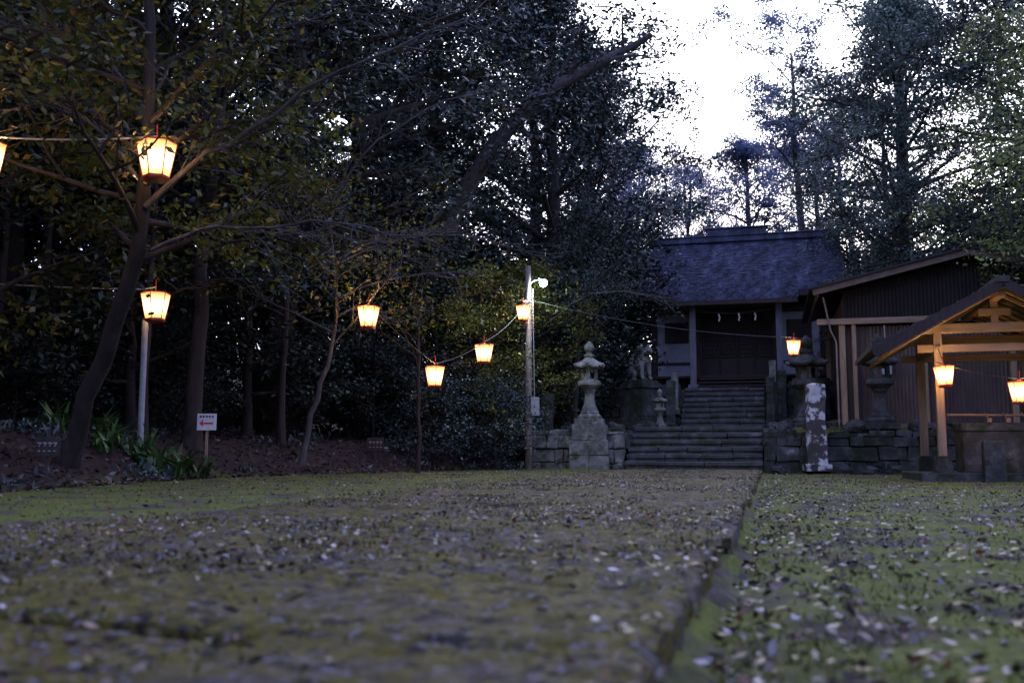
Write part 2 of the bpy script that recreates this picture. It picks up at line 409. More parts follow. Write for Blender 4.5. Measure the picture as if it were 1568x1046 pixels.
# ------------------------------------------------------------------ trees
def grow(name, seed, H, r0, start, spread, nl, ns, nc, lpc, ls, crad, up=.25, shape='round', trunk=None, mats=None, flat=.6, droop=0, tside=8):
    rng = np.random.default_rng(seed)
    VV = []; FF = []; MM = []; off = 0
    def put(V, F, m):
        nonlocal off
        VV.append(V); FF.append(F+off); MM.append(np.full(len(F), m)); off += len(V)
    if trunk is None:
        t = np.linspace(0, 1, 12)
        wob = np.cumsum(rng.normal(0, .018*H/3, (12, 2)), axis=0); wob -= wob[0]
        P = np.column_stack([wob[:, 0], wob[:, 1], t*H])
    else:
        P = np.array(trunk, float); t = np.linspace(0, 1, 16)
        tt0 = np.linspace(0, 1, len(P))
        P = np.column_stack([np.interp(t, tt0, P[:, k]) for k in range(3)])
        P[1:-1] = (P[:-2]+2*P[1:-1]+P[2:])/4
        P += np.column_stack([rng.normal(0, .015, 16)]*2+[np.zeros(16)])
    R = r0*(1-.88*t)**.8+.008
    R[0] *= 1.35
    put(*tube(P, R, tside), 0)
    CL = []
    for i in range(nl):
        tt = (i+rng.random())/nl
        tq = start+(1-start)*tt*.99
        p0 = np.array([np.interp(tq, t, P[:, k]) for k in range(3)])
        rt = np.interp(tq, t, R)
        az = i*2.4+rng.normal(0, .35)
        prof = math.sin(math.pi*(.22+.75*tt)) if shape == 'round' else (1-.85*tt) if shape == 'cone' else (.35+.65*tt)
        L = spread*prof*rng.uniform(.6, 1.25)
        el = up+.55*tt+rng.normal(0, .18)
        n = 7
        pts = [p0]; a_, e_ = az, el
        for k in range(n-1):
            a_ += rng.normal(0, .18); e_ += rng.normal(.0, .12)-droop/n
            pts.append(pts[-1]+L/(n-1)*np.array([math.cos(a_)*math.cos(e_), math.sin(a_)*math.cos(e_), math.sin(e_)]))
        pts = np.array(pts)
        rl = np.linspace(max(rt*.5, .02), .008, n)
        put(*tube(pts, rl, 5), 0)
        for j in range(ns):
            s = .25+.75*(j+rng.random())/ns
            q0 = np.array([np.interp(s*(n-1), np.arange(n), pts[:, k]) for k in range(3)])
            a2 = a_ + rng.choice([-1, 1])*rng.uniform(.4, 1.3); e2 = e_*.6+rng.normal(.1, .3)
            L2 = L*.42*rng.uniform(.5, 1.15)*(1.25-.5*s)
            sp = [q0]
            for k in range(4):
                a2 += rng.normal(0, .25); e2 += rng.normal(0, .2)-droop*.1
                sp.append(sp[-1]+L2/4*np.array([math.cos(a2)*math.cos(e2), math.sin(a2)*math.cos(e2), math.sin(e2)]))
            sp = np.array(sp)
            put(*tube(sp, np.linspace(.014, .004, 5)*(1+H*.05), 3), 0)
            for k in range(nc):
                u = (k+1)/nc*4
                cc = np.array([np.interp(u, np.arange(5), sp[:, m]) for m in range(3)])
                if k % 2 == 0:
                    tw = cc+rng.normal(0, crad*.9, 3)
                    put(*tube(np.array([cc, (cc+tw)/2+rng.normal(0, .03, 3), tw]), [.006, .005, .003], 3), 0)
                    cc = tw
                CL.append(cc)
    CL = np.array(CL)
    cnt = rng.poisson(lpc*rng.uniform(.1, 2.0, len(CL)))
    C = np.repeat(CL, cnt, axis=0)
    G = rng.normal(0, 1, C.shape)*np.array([crad, crad, crad*.4])
    C = C+G
    if len(C):
        Vv, Ff = leaves(C, rng.uniform(.55, 1.25, len(C))*ls, rng, flat)
        put(Vv, Ff, 1)
    return quads_mesh(name, np.concatenate(VV), np.concatenate(FF), np.concatenate(MM), mats or [BARK, LF_DARK])

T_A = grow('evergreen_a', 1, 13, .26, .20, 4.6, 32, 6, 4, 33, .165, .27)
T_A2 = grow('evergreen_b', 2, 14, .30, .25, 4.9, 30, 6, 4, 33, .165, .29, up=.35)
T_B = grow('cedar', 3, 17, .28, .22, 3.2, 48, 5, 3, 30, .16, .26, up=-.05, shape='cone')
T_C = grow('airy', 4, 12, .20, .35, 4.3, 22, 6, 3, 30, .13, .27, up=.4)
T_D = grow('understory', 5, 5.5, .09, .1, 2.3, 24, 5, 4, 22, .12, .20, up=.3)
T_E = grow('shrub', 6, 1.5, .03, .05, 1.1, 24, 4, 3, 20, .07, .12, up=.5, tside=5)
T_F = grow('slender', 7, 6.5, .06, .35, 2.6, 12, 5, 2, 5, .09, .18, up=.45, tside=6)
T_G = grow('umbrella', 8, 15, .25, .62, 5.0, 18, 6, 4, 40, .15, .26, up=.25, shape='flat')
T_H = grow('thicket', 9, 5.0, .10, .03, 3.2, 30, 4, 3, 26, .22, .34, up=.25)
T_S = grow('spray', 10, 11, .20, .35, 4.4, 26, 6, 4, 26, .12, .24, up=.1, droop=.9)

def tree(mesh, name, x, y, rz=0, s=1, leaf=None, bark=None, z=None, sz=None):
    o = bpy.data.objects.new(name, mesh); col.objects.link(o)
    o.location = (x, y, (ground_z(x, y) if z is None else z)-.05); o.rotation_euler = (random.uniform(-.04, .04), random.uniform(-.04, .04), rz)
    o.scale = (s, s, sz or s)
    if leaf: o.material_slots[1].link = 'OBJECT'; o.material_slots[1].material = leaf
    if bark: o.material_slots[0].link = 'OBJECT'; o.material_slots[0].material = bark
    return o
forest = [(-9,12.5),(-8.2,15.5),(-6.9,18.5),(-10.5,19),(-5.2,21.6),(-8,24),(-3.6,25.5),(-6.2,29),(-1.9,29.5),(-3.4,34),(1.0,33.5),(2.5,40.5),(-10,5)]
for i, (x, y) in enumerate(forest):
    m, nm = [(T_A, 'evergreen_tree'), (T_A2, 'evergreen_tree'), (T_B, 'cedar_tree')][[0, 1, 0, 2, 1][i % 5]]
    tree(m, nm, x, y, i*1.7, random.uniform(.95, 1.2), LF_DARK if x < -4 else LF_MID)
for i, (x, y) in enumerate([(-11,10),(-12.5,13.5),(-12,17),(-10.5,18.5),(-9.3,21.8),(-8.2,25.5),(-10.6,25),(-5.6,26.3),(-6.8,27.5),(-4.5,28.8),(-3.2,31),(-1.2,32.3),(1.2,35.5),(.2,30.6),(3.4,39.5),(3.0,36.2)]):
    tree(T_H, 'thicket', x, y, i*2.3, random.uniform(.95, 1.15), LF_DARK, sz=random.uniform(1.0, 1.5))
for i, (x, y) in enumerate([(5.5,44.5),(9,44),(12.5,42),(15,40),(16.5,33),(17.5,27)]):
    tree(T_H, 'thicket', x, y, i*2.3, 1.1, LF_RIGHT, sz=1.15)
for i, (x, y) in enumerate([(-7.5,14.2),(-6.4,16.8),(-5.1,19.2),(-9.5,17.5),(-7.7,20.5),(-3.5,22.5),(-5.8,24),(-1.9,24.8),(-10.5,14),(-3.2,27.5),(-.4,27.5),(1.5,31),(-9.6,11.2),(2.4,30.2)]):
    tree(T_D, 'understory_tree', x, y, i*2.1, random.uniform(.8, 1.15), LF_DARK)
for i, (x, y) in enumerate([(-7.4,14.8),(-7.4,16),(-5.9,17.6),(-6.8,19),(-4.6,20.6),(-3.0,21.8),(-2.2,22.6),(-1.2,23.2),(-4.2,23),(-8.6,14),(-8,18),(-2.6,24.8),(-.6,24.6),(-.2,26.2),(-5.6,21.8),(-3.6,22.2)]):
    tree(T_E, 'shrub', x, y, i*1.3, random.uniform(.8, 1.3), LF_MID if i % 3 == 0 else LF_DARK)
# lit shrubs by the lamp pole
tree(T_D, 'understory_tree', -.9, 23.5, .4, .78, LF_OLIVE, z=.3)
tree(T_D, 'understory_tree', .3, 25.6, 2.4, .85, LF_OLIVE, z=.6)
tree(T_E, 'azalea_shrub', -.35, 22.9, 1, 1.15, LF_MID)
tree(T_E, 'azalea_shrub', -1.7, 21.6, 3, 1.1, LF_MID)
# centre trees next to / behind the shrine
tree(T_A2, 'evergreen_tree', 1.4, 29.5, 2.2, 1.05, LF_MID)
tree(T_C, 'broadleaf_tree', 2.9, 35.0, .5, 1.1, LF_MID)
tree(T_C, 'broadleaf_tree', 1.8, 27.8, 3.5, .52, LF_MID)
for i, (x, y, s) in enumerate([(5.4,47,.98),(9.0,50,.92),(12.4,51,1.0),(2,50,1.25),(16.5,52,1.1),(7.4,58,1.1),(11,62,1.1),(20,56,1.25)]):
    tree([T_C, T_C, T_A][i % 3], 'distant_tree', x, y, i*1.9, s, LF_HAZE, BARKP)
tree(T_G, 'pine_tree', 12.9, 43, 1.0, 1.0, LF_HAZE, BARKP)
# right trees
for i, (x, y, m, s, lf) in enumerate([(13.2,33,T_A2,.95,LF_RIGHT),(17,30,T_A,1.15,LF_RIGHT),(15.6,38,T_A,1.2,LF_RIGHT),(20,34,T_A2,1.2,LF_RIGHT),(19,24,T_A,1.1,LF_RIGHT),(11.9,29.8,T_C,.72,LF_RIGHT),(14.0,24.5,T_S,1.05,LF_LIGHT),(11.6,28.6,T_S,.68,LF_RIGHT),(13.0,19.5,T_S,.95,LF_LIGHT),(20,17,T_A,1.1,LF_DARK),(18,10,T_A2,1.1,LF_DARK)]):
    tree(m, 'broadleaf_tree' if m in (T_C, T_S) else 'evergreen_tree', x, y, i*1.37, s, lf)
for i, (x, y) in enumerate([(-6,-12),(3,-14),(11,-12)]):
    tree([T_A, T_A2][i % 2], 'evergreen_tree', x, y, i*1.1, 1.1, LF_DARK)

def single(me, name):
    o = bpy.data.objects.new(name, me); col.objects.link(o); return o
tr = [(-5.35,12,.2),(-5.0,11.7,.95),(-4.55,11.2,1.75),(-4.1,10.8,2.4),(-3.95,10.5,3.1),(-3.95,10.4,4.0),(-3.9,10.3,5.2),(-4.1,10.4,6.5),(-4.0,10.6,8.0)]
me = grow('lantern_tree', 21, 8, .11, .38, 2.7, 28, 6, 4, 22, .11, .17, up=.2, trunk=tr, mats=[BARK, LF_OLIVE])
single(me, 'leaning_broadleaf_tree')
tree(T_D, 'broadleaf_tree', -6.9, 11.6, 2, 1.15, LF_OLIVE)
tr = [(-5.1,16,.4),(-5.1,16.1,2),(-5.05,16,4),(-4.8,16.1,6.5),(-4.9,16.1,9),(-5.0,16,11)]
single(grow('tall', 22, 11, .14, .3, 3.2, 26, 6, 4, 28, .12, .24, trunk=tr, mats=[BARK, LF_DARK]), 'evergreen_tree')
tr = [(-3.5,16.6,.2),(-3.3,16.5,1.0),(-3.05,16.4,1.8),(-2.9,16.3,2.7),(-2.95,16.3,3.6),(-3.2,16.2,4.6)]
single(grow('slender1', 23, 4.6, .045, .45, 2.4, 14, 6, 3, 9, .10, .2, up=.35, trunk=tr, mats=[BARKP, LF_OLIVE], tside=6), 'slender_tree')
for i, (x, y, s, r) in enumerate([(-5.6,15.2,.95,0),(-1.75,18.6,.62,2),(-7.2,15.2,1.1,1),(-4.2,18.2,1.05,4)]):
    tree(T_F, 'slender_tree', x, y, r, s, LF_OLIVE, BARK)
tr = [(-3.0,27,1.4),(-2.6,26.8,4),(-1.6,26.4,7),(-.1,26,9.2),(1.2,26,10.3),(2.6,26,11.0),(3.8,26,11.7)]
single(grow('lean2', 24, 12, .34, .3, 2.2, 12, 3, 3, 16, .13, .3, up=.2, trunk=tr, mats=[BARKP, LF_MID]), 'leaning_tree')
def branch_set(name, paths, mat):
    rg = np.random.default_rng(9); mbb = MB()
    for P, r in paths:
        P = np.array(P, float); n = 14
        t0 = np.linspace(0, 1, len(P)); t = np.linspace(0, 1, n)
        Q = np.column_stack([np.interp(t, t0, P[:, k]) for k in range(3)]); Q[1:-1] = (Q[:-2]+2*Q[1:-1]+Q[2:])/4
        Q[1:] += rg.normal(0, .02, (n-1, 3))
        mbb.tube(Q, np.linspace(r, r*.25, n), 6)
        for k in range(2, n):
            for _ in range(2):
                d = unit((Q[k]-Q[k-1]))*rg.uniform(.3, .9)+rg.normal(0, .22, 3)
                m1 = Q[k]+d*.33+rg.normal(0, .03, 3); m2 = Q[k]+d*.66+rg.normal(0, .06, 3); e = Q[k]+d+rg.normal(0, .08, 3)
                mbb.tube([Q[k], m1, m2, e], [r*.26, r*.2, r*.14, .003], 4)
                for _ in range(4):
                    st = [m1, m2, e][rg.integers(0, 3)]
                    f = st+unit(d)*rg.uniform(.1, .35)+rg.normal(0, .13, 3)
                    mbb.tube([st, (st+f)/2+rg.normal(0, .035, 3), f], [.005, .004, .002], 3)
    return mbb.build(name, [mat], smooth=True)
branch_set('bare_branches', [
    ([(-3.95,10.5,3.0),(-3.5,10.4,3.45),(-3.0,10.3,3.6),(-2.3,10.2,4.1),(-1.4,10.1,4.6),(-.5,10.1,4.9)], .038),
    ([(-3.9,10.6,2.55),(-3.3,10.4,2.75),(-2.7,10.3,2.72),(-1.9,10.2,2.8),(-1.0,10.2,2.6)], .024),
    ([(-3.95,10.5,3.2),(-4.5,10.3,3.9),(-5.2,10.2,4.2)], .026),
    ([(-3.9,10.4,3.9),(-3.2,10.1,4.5),(-2.2,9.9,4.8),(-1.2,9.8,4.9)], .022),
    ([(-3.95,10.4,4.2),(-4.6,10.0,4.7),(-5.4,9.8,4.8)], .02),
    ([(-3.2,16.2,3.4),(-2.2,16,3.9),(-1.0,16,4.0),(.3,16.2,3.7)], .02),
    ([(-3.2,16.2,4.2),(-2.4,16,5.4),(-1.2,16,6.2),(.2,16.2,6.5)], .022),
    ([(.8,25.4,3.6),(1.8,25,4.4),(3.0,25,4.5),(4.2,25.2,4.1)], .025)], BARKP)

mb = MB(); rg = random.Random(4)
for cx, cy in [(-5.3,14.2),(-5.0,14.0),(-4.75,14.1),(-5.6,14.0),(-4.55,14.4),(-5.9,14.1),(-6.2,13.6),(-4.9,14.7),(-5.45,13.4)]:
    z0 = ground_z(cx, cy)
    for _ in range(26):
        az = rg.uniform(0, 6.28); L = rg.uniform(.3, .6); lean = rg.uniform(.3, 1.1); w = rg.uniform(.018, .04)
        bx = cx+rg.uniform(-.15, .15); by = cy+rg.uniform(-.15, .15)
        pr = []
        x = 0; zz = 0; e = 1.45-lean*.3
        for k in range(6):
            ww = w*math.sin(math.pi*(.15+.85*k/5))+.002
            px, py = bx+math.cos(az)*x, by+math.sin(az)*x
            pr.append((px-math.sin(az)*ww, py+math.cos(az)*ww, z0+zz)); pr.append((px+math.sin(az)*ww, py-math.cos(az)*ww, z0+zz))
            x += L/5*math.cos(e); zz += L/5*math.sin(e); e -= lean*.42
        mb.add(pr, [(2*k, 2*k+1, 2*k+3, 2*k+2) for k in range(5)])
mb.build('aspidistra_plants', [PLANT])

# ------------------------------------------------------------------ stairs & walls
mb = MB(); rg = random.Random(8)
for i in range(6):
    x = -3.35
    while x < -.01:
        w = min(rg.uniform(.7, 1.3), 0-x)
        if 0-(x+w) < .3: w = 0-x
        z1 = .18*(i+1)+rg.uniform(-.008, .008)
        d0 = 24.8+.38*i+rg.uniform(-.012, .012)
        mb.box((x+w/2, d0+.6, z1-.05), (w-.008, 1.2, .10), jit=.008)
        mb.box((x+w/2, d0+.65, z1-.16), (w-.008, 1.2, .16), jit=.006)
        x += w
o = mb.build('stone_stairs', [STEP], bevel=.018, seg=2); place(o, 0, 0)
mb = MB()
for i in range(8):
    x = -2.4
    while x < .04:
        w = min(rg.uniform(.7, 1.2), .05-x)
        if .05-(x+w) < .3: w = .05-x
        z1 = 1.02+.178*(i+1)+rg.uniform(-.008, .008)
        mb.box((x+w/2, 29.6+.33*i+.6, z1-.05), (w-.008, 1.2, .10), jit=.008)
        mb.box((x+w/2, 29.6+.33*i+.65, z1-.16), (w-.008, 1.2, .16), jit=.006)
        x += w
mb.box((-1.2, 28.2, .97), (3.4, 2.8, .12))
o = mb.build('stone_stairs', [STEP], bevel=.018, seg=2); place(o, 0, 0)

def wall(name, a0, a1, b0, z0, z1, depth=.5, rows=3, mat=STONE, seed=1, along='a', cap=True):
    mb = MB(); rg = random.Random(seed); L = a1-a0
    hs = [rg.uniform(.8, 1.25) for _ in range(rows)]; tot = sum(hs); hs = [q/tot*(z1-z0) for q in hs]
    zb = z0
    for h in hs:
        x = 0
        while x < L-.01:
            w = rg.uniform(.2, .7)
            if L-(x+w) < .2: w = L-x
            pr = rg.uniform(-.05, .04)
            c = (a0+x+w/2, b0+depth/2+pr, zb+h*.5) if along == 'a' else (b0+depth/2+pr, a0+x+w/2, zb+h*.5)
            d = (w-.014, depth, h-.014) if along == 'a' else (depth, w-.014, h-.014)
            mb.box(c, d, jit=.03); x += w
        zb += h
    if cap:
        x = 0
        while x < L-.01:
            w = rg.uniform(.3, .9)
            if L-(x+w) < .25: w = L-x
            hh = rg.uniform(.05, .16)
            c = (a0+x+w/2, b0+.2, z1+hh/2-.01); d = (w-.02, .42, hh)
            if along != 'a': c = (b0+.2, a0+x+w/2, z1+hh/2-.01); d = (.42, w-.02, hh)
            mb.box(c, d, jit=.025); x += w
    if along == 'a': mb.box(((a0+a1)/2, b0+depth/2+.08, (z0+z1)/2-.04), (L-.06, depth-.1, z1-z0-.06))
    else: mb.box((b0+depth/2+.08, (a0+a1)/2, (z0+z1)/2-.04), (depth-.1, L-.06, z1-z0-.06))
    o = mb.build(name, [mat], bevel=.035, seg=2); place(o, 0, 0); return o
wall('stone_retaining_wall', -5.75, -3.37, 24.72, -.12, .84, .55, 3, STONE, 1)
wall('stone_retaining_wall', .02, 9.5, 24.78, -.14, .78, .55, 3, STONE_D, 2)
wall('stone_retaining_wall', 25.3, 31.2, -5.9, .1, .86, .5, 3, STONE_D, 3, along='b')
wall('stone_retaining_wall', -7.4, -2.45, 30.75, .95, 2.35, .5, 5, STONE_D, 4)
wall('stone_retaining_wall', .1, 4.5, 30.75, .95, 2.35, .5, 5, STONE_D, 5)
wall('stair_side_wall', 25.3, 27.2, -3.62, .5, .98, .26, 2, STONE_D, 6, along='b', cap=False)
wall('stair_side_wall', 25.3, 27.2, .03, .5, .98, .26, 2, STONE_D, 7, along='b', cap=False)
mb = MB(); rg = random.Random(20)
for (a, b, z, s) in [(-3.9,26.2,1.0,.3),(-3.3,27.6,1.0,.32),(-4.6,27.8,1.05,.4),(-2.7,29.4,1.1,.34),(.5,26.4,1.0,.3),(.7,28.9,1.1,.35),(2.2,25.3,1.0,.28),(3.6,25.2,.98,.3),(4.3,25.1,.98,.24),(1.7,24.5,.0,.3),(3.0,24.5,-.05,.22),(.35,24.5,-.02,.2),(-3.5,24.5,.02,.16),(-5.2,27.4,1.0,.35),(.3,27.8,1.05,.25),(1.9,26.9,1.0,.4),(.45,25.4,.95,.25),(4.6,24.3,-.05,.3),(2.4,24.4,-.05,.2),(-2.95,27.0,1.05,.28),(-3.6,25.6,1.0,.22),(.3,30.0,1.2,.3)]:
    n = 10; vs = []; fs = []
    for j in range(7):
        for i in range(n):
            th = math.pi*j/6; ph = 2*math.pi*i/n
            d = Vector((math.sin(th)*math.cos(ph), math.sin(th)*math.sin(ph), math.cos(th)))
            r = s*(1+.45*noise.noise(d*1.3+Vector((a*3, b, 0))))
            vs.append((a+d.x*r, b+d.y*r*.8, z+d.z*r*.65))
    for j in range(6):
        for i in range(n):
            fs.append((j*n+i, (j+1)*n+i, (j+1)*n+(i+1) % n, j*n+(i+1) % n))
    mb.add(vs, fs)
o = mb.build('rocks', [STONE_D]); place(o, 0, 0)
C = []
for _ in range(900):
    a = rng.choice([rng.uniform(-5.8, -3.4), rng.uniform(.1, 6)]); q = l2w(a, 24.72+rng.uniform(-.04, .35)); base = rng.choice([.0, .9])
    if noise.noise(Vector((a*2, base*3, 0))) < .0: continue
    for _ in range(6): C.append((q.x+rng.normal(0, .05), q.y+rng.normal(0, .04), base+rng.uniform(0, .12)))
C = np.array(C); td = np.zeros((len(C), 3)); td[:, 2] = .9
Vv, Ff = leaves(C, rng.uniform(.05, .13, len(C)), rng, 1, .12, td)
me = quads_mesh('wall_weeds', Vv, Ff, np.ones(len(Ff)), [LF_MID, LF_MID]); o = bpy.data.objects.new('wall_weeds', me); col.objects.link(o)

# ------------------------------------------------------------------ stone lanterns
def stone_lantern(a, b, z, H=2.1, mat=STONE, rz=0, plinth=None, wide=1.0, n=6):
    mb = MB(); k = H/2.1; r60 = math.pi/6
    def S(prof): return [(r*k*wide, zz*k) for r, zz in prof]
    mb.box((0, 0, .07*k), (.72*k*wide, .72*k*wide, .14*k))
    mb.lathe(S([(.33,.14),(.34,.2),(.27,.26),(.20,.30)]), n, rot=r60)
    mb.lathe(S([(.24,.28),(.20,.36),(.15,.50),(.125,.66),(.13,.78),(.165,.84),(.165,.88)]), 14)
    mb.lathe(S([(.16,.86),(.24,.92),(.33,.98),(.33,1.06),(.27,1.10)]), n, rot=r60)
    for i in range(n):
        an = r60+2*math.pi*i/n
        mb.box((math.cos(an)*.195*k*wide, math.sin(an)*.195*k*wide, 1.235*k), (.07*k, .07*k, .28*k), rz=an)
    mb.lathe(S([(.22,1.09),(.22,1.14)]), n, rot=r60)
    mb.lathe(S([(.22,1.34),(.23,1.38)]), n, rot=r60)
    for i in range(n):
        if i % 2: 
            an = 2*math.pi*i/n+r60*2
            mb.box((math.cos(an)*.17*k*wide, math.sin(an)*.17*k*wide, 1.235*k), (.03*k, .2*k*wide, .27*k), rz=an)
    vs = []; fs = []; m = n*4
    prof = [(.20,1.37,0),(.40,1.40,.05),(.42,1.45,.07),(.30,1.53,.02),(.20,1.61,0),(.11,1.68,0)]
    for r, zz, lf in prof:
        for i in range(m):
            an = r60+2*math.pi*i/m
            q = (i % 4)/4; cd = min(q, 1-q)*2
            rr_ = r*math.cos(math.pi/n)/math.cos(((an-r60) % (2*math.pi/n))-math.pi/n)
            e = (1-cd)**2
            rr_ *= 1+.08*e*(lf > 0)
            vs.append((rr_*k*wide*math.cos(an), rr_*k*wide*math.sin(an), (zz+lf*e)*k))
    for j in range(len(prof)-1):
        for i in range(m): fs.append((j*m+i, j*m+(i+1) % m, (j+1)*m+(i+1) % m, (j+1)*m+i))
    fs.append(tuple(range((len(prof)-1)*m, len(prof)*m))); fs.append(tuple(reversed(range(m))))
    mb.add(vs, fs)
    mb.lathe(S([(.09,1.67),(.14,1.71),(.15,1.75),(.08,1.77),(.07,1.80),(.125,1.86),(.14,1.93),(.11,2.0),(.05,2.06),(.01,2.1)]), 12)
    if plinth:
        w, h = plinth
        mb.box((0, 0, -h*.17), (w*.86, w*.86, h*.33), jit=.015)
        for q in range(2):
            for sx in (-1, 1):
                for sy in (-1, 1):
                    mb.box((sx*w/4, sy*w/4, -h*.34-h*.33*(q+.5)), (w/2-.015, w/2-.015, h*.33-.01), jit=.014)
    o = mb.build('stone_lantern', [mat], bevel=.012*k, seg=2); place(o, a, b, z, rz)
    return o
stone_lantern(-4.19, 24.75, 1.1, 2.1, STONE, .1, plinth=(.98, 1.15))
stone_lantern(-5.34, 30.2, 2.1, 2.5, STONE_D, .3, wide=1.05)
stone_lantern(-2.8, 28.2, 1.05, 1.15, STONE, .2)
stone_lantern(1.15, 27.0, 1.0, 2.45, STONE_D, .2, wide=1.1)
stone_lantern(2.75, 25.3, .95, 2.3, STONE_D, .0)

def pillar(name, a, b, z, w, h, mat, top=.9, rz=0, d=None):
    mb = MB()
    n = 7
    dd = d or w
    vs = []; fs = []; rings = [(-.5,-.5),(0,-.53),(.5,-.5),(.53,0),(.5,.5),(0,.53),(-.5,.5),(-.53,0)]
    for j in range(n+1):
        t = j/n; kx = 1+(top-1)*t
        for x, y in rings:
            q = noise.noise(Vector((x*2+a, y*2+b, t*4)))*.16*w
            vs.append((x*w*kx+q, y*dd*kx+q, t*h))
    vs_top = len(vs); vs.append((0, 0, h*1.03))
    for j in range(n):
        for i in range(8): fs.append((j*8+i, j*8+(i+1) % 8, (j+1)*8+(i+1) % 8, (j+1)*8+i))
    for i in range(8): fs.append((n*8+i, n*8+(i+1) % 8, vs_top))
    mb.add(vs, fs)
    mb.box((0, 0, .05), (w*1.3, dd*1.3, .16), jit=.01)
    o = mb.build(name, [mat], bevel=.01); place(o, a, b, z, rz); return o
pillar('stone_monument', 1.22, 24.5, .0, .46, 1.98, STONE_L, .78, .1)
pillar('stone_post', -2.62, 29.5, 1.05, .24, 1.45, STONE_D)
pillar('stone_post', .22, 29.5, 1.05, .24, 1.5, STONE_D)
pillar('stone_post', .55, 30.3, 1.05, .26, 1.75, STONE_D)
pillar('stone_post', -2.6, 30.6, 1.6, .22, 1.2, STONE)
pillar('stone_post', .3, 31.4, 2.3, .22, .9, STONE)
pillar('stone_post', -5.4, 25.3, .85, .32, 1.05, STONE_D)

# ------------------------------------------------------------------ komainu
def komainu(a, b, z, rz, mirror=1):
    root = empty('komainu_statue')
    J = [(0,.22,.26,.17),(0,.05,.42,.20),(0,-.10,.58,.19),(0,-.16,.74,.17),(0,-.22,.88,.17),(0,-.36,.86,.12),(0,-.45,.83,.08)]
    E = [(i, i+1) for i in range(6)]
    def add(par, pts):
        last = par
        for q in pts: J.append(q); E.append((last, len(J)-1)); last = len(J)-1
    for s in (-1, 1):
        add(2, [(s*.14,-.18,.5,.095),(s*.15,-.22,.3,.07),(s*.15,-.24,.08,.06),(s*.15,-.33,.05,.065)])
        add(0, [(s*.17,.16,.24,.13),(s*.21,-.02,.24,.09),(s*.21,.10,.08,.06),(s*.21,-.06,.05,.06)])
    add(0, [(0,.34,.34,.08),(0,.38,.52,.10),(0,.34,.70,.09),(0,.30,.82,.03)])
    me = bpy.data.meshes.new('body'); me.from_pydata([(x*mirror, y, zz) for x, y, zz, r in J], E, [])
    me.materials.append(STONE); o = bpy.data.objects.new('body', me); col.objects.link(o); o.parent = root
    sk = o.modifiers.new('skin', 'SKIN')
    for i, (x, y, zz, r) in enumerate(J):
        me.skin_vertices[0].data[i].radius = (r, r); me.skin_vertices[0].data[i].use_root = (i == 0)
    su = o.modifiers.new('sub', 'SUBSURF'); su.levels = 2; su.render_levels = 2
    mb = MB(); rg = random.Random(2)
    def blob(c, r, sq=1):
        mb.lathe([(r*.05, -r*sq), (r*.7, -r*.7*sq), (r, 0), (r*.7, r*.7*sq), (r*.05, r*sq)], 8, c=c)
    for i in range(26):
        an = rg.uniform(-2.6, 2.6); h = rg.uniform(.62, 1.0)
        blob((math.sin(an)*.18, -.16+math.cos(an)*.15, h), .055)
    for s in (-1, 1):
        blob((s*.14, -.2, 1.03), .05, 1.4); blob((s*.07, -.39, .94), .03)
    blob((0, -.47, .87), .045); blob((0, -.44, .765), .05, .5)
    mb.build('mane_and_face', [STONE], root, smooth=True)
    place(root, a, b, z, rz)
    mb = MB()
    mb.box((0, 0, .1), (1.0, 1.15, .2)); mb.box((0, 0, .28), (.82, .95, .16)); mb.box((0, 0, .78), (.62, .8, .84), jit=.01); mb.box((0, 0, 1.27), (.78, .95, .14)); mb.box((0, 0, 1.38), (.66, .84, .1))
    p = mb.build('pedestal', [STONE_D], root, bevel=.02, seg=2); p.location = (0, 0, -1.41)
komainu(-3.5, 29.5, 2.5, .9)
komainu(1.35, 29.6, 2.5, -.9)

# ------------------------------------------------------------------ shrine hall
sh = empty('shrine_hall'); place(sh, -.8, 34, 2.45)
mb = MB()
W = 2.75
mb.box((0, 2.4, .2), (6.2, 5.6, .4), 0, jit=0)
for x in (-W, -1.25, 1.25, W):
    mb.box((x, 0, 1.85), (.2, .2, 2.9), 1)
    mb.box((x, 4.6, 1.85), (.2, .2, 2.9), 1)
for sx in (-1, 1):
    mb.box((sx*2.0, .04, 1.55), (1.3, .06, 2.2), 2)
    mb.box((sx*2.0, -.01, .95), (1.28, .05, .09), 1)
    mb.box((sx*2.0, -.02, 2.0), (.8, .05, .7), 1)
    mb.box((sx*W, 2.3, 1.8), (.06, 4.4, 2.8), 2)
mb.box((0, 4.6, 1.8), (5.4, .06, 2.8), 2)
mb.box((0, -.02, 2.72), (5.8, .22, .2), 1)
mb.box((0, -.02, 3.15), (6.0, .24, .22), 1)
mb.box((0, .06, 2.94), (5.4, .05, .3), 1)
mb.box((0, .12, 1.5), (2.3, .05, 2.3), 1)
for i in range(4):
    x = -1.15+.575*(i+.5)
    mb.box((x, .05, 1.5), (.5, .04, 2.2), 3)
    for q in (-1, 1): mb.box((x+q*.26, .02, 1.5), (.05, .07, 2.22), 1)
    for zz in (.42, 1.15, 2.58): mb.box((x, .015, zz), (.56, .08, .06), 1)
    for q in range(6): mb.box((x-.21+.084*q, .0, 1.86), (.016, .03, 1.36), 1)
    for q in range(9): mb.box((x, -.005, 1.25+.15*q), (.5, .02, .016), 1)
mb.build('walls_and_doors', [STONE_D, WOOD_D, PLASTER, CORRD], sh, bevel=.006)
mb = MB()
mb.box((0, -.55, .42), (6.2, 1.0, .08), 0)
for i in range(3): mb.box((0, -1.2-.26*i, .32-.13*i), (2.4, .27, .06), 0)
for sx in (-1, 1):
    mb.box((sx*1.35, -1.55, 1.45), (.2, .2, 2.9), 1); mb.box((sx*1.35, -1.55, .06), (.34, .34, .14), 1)
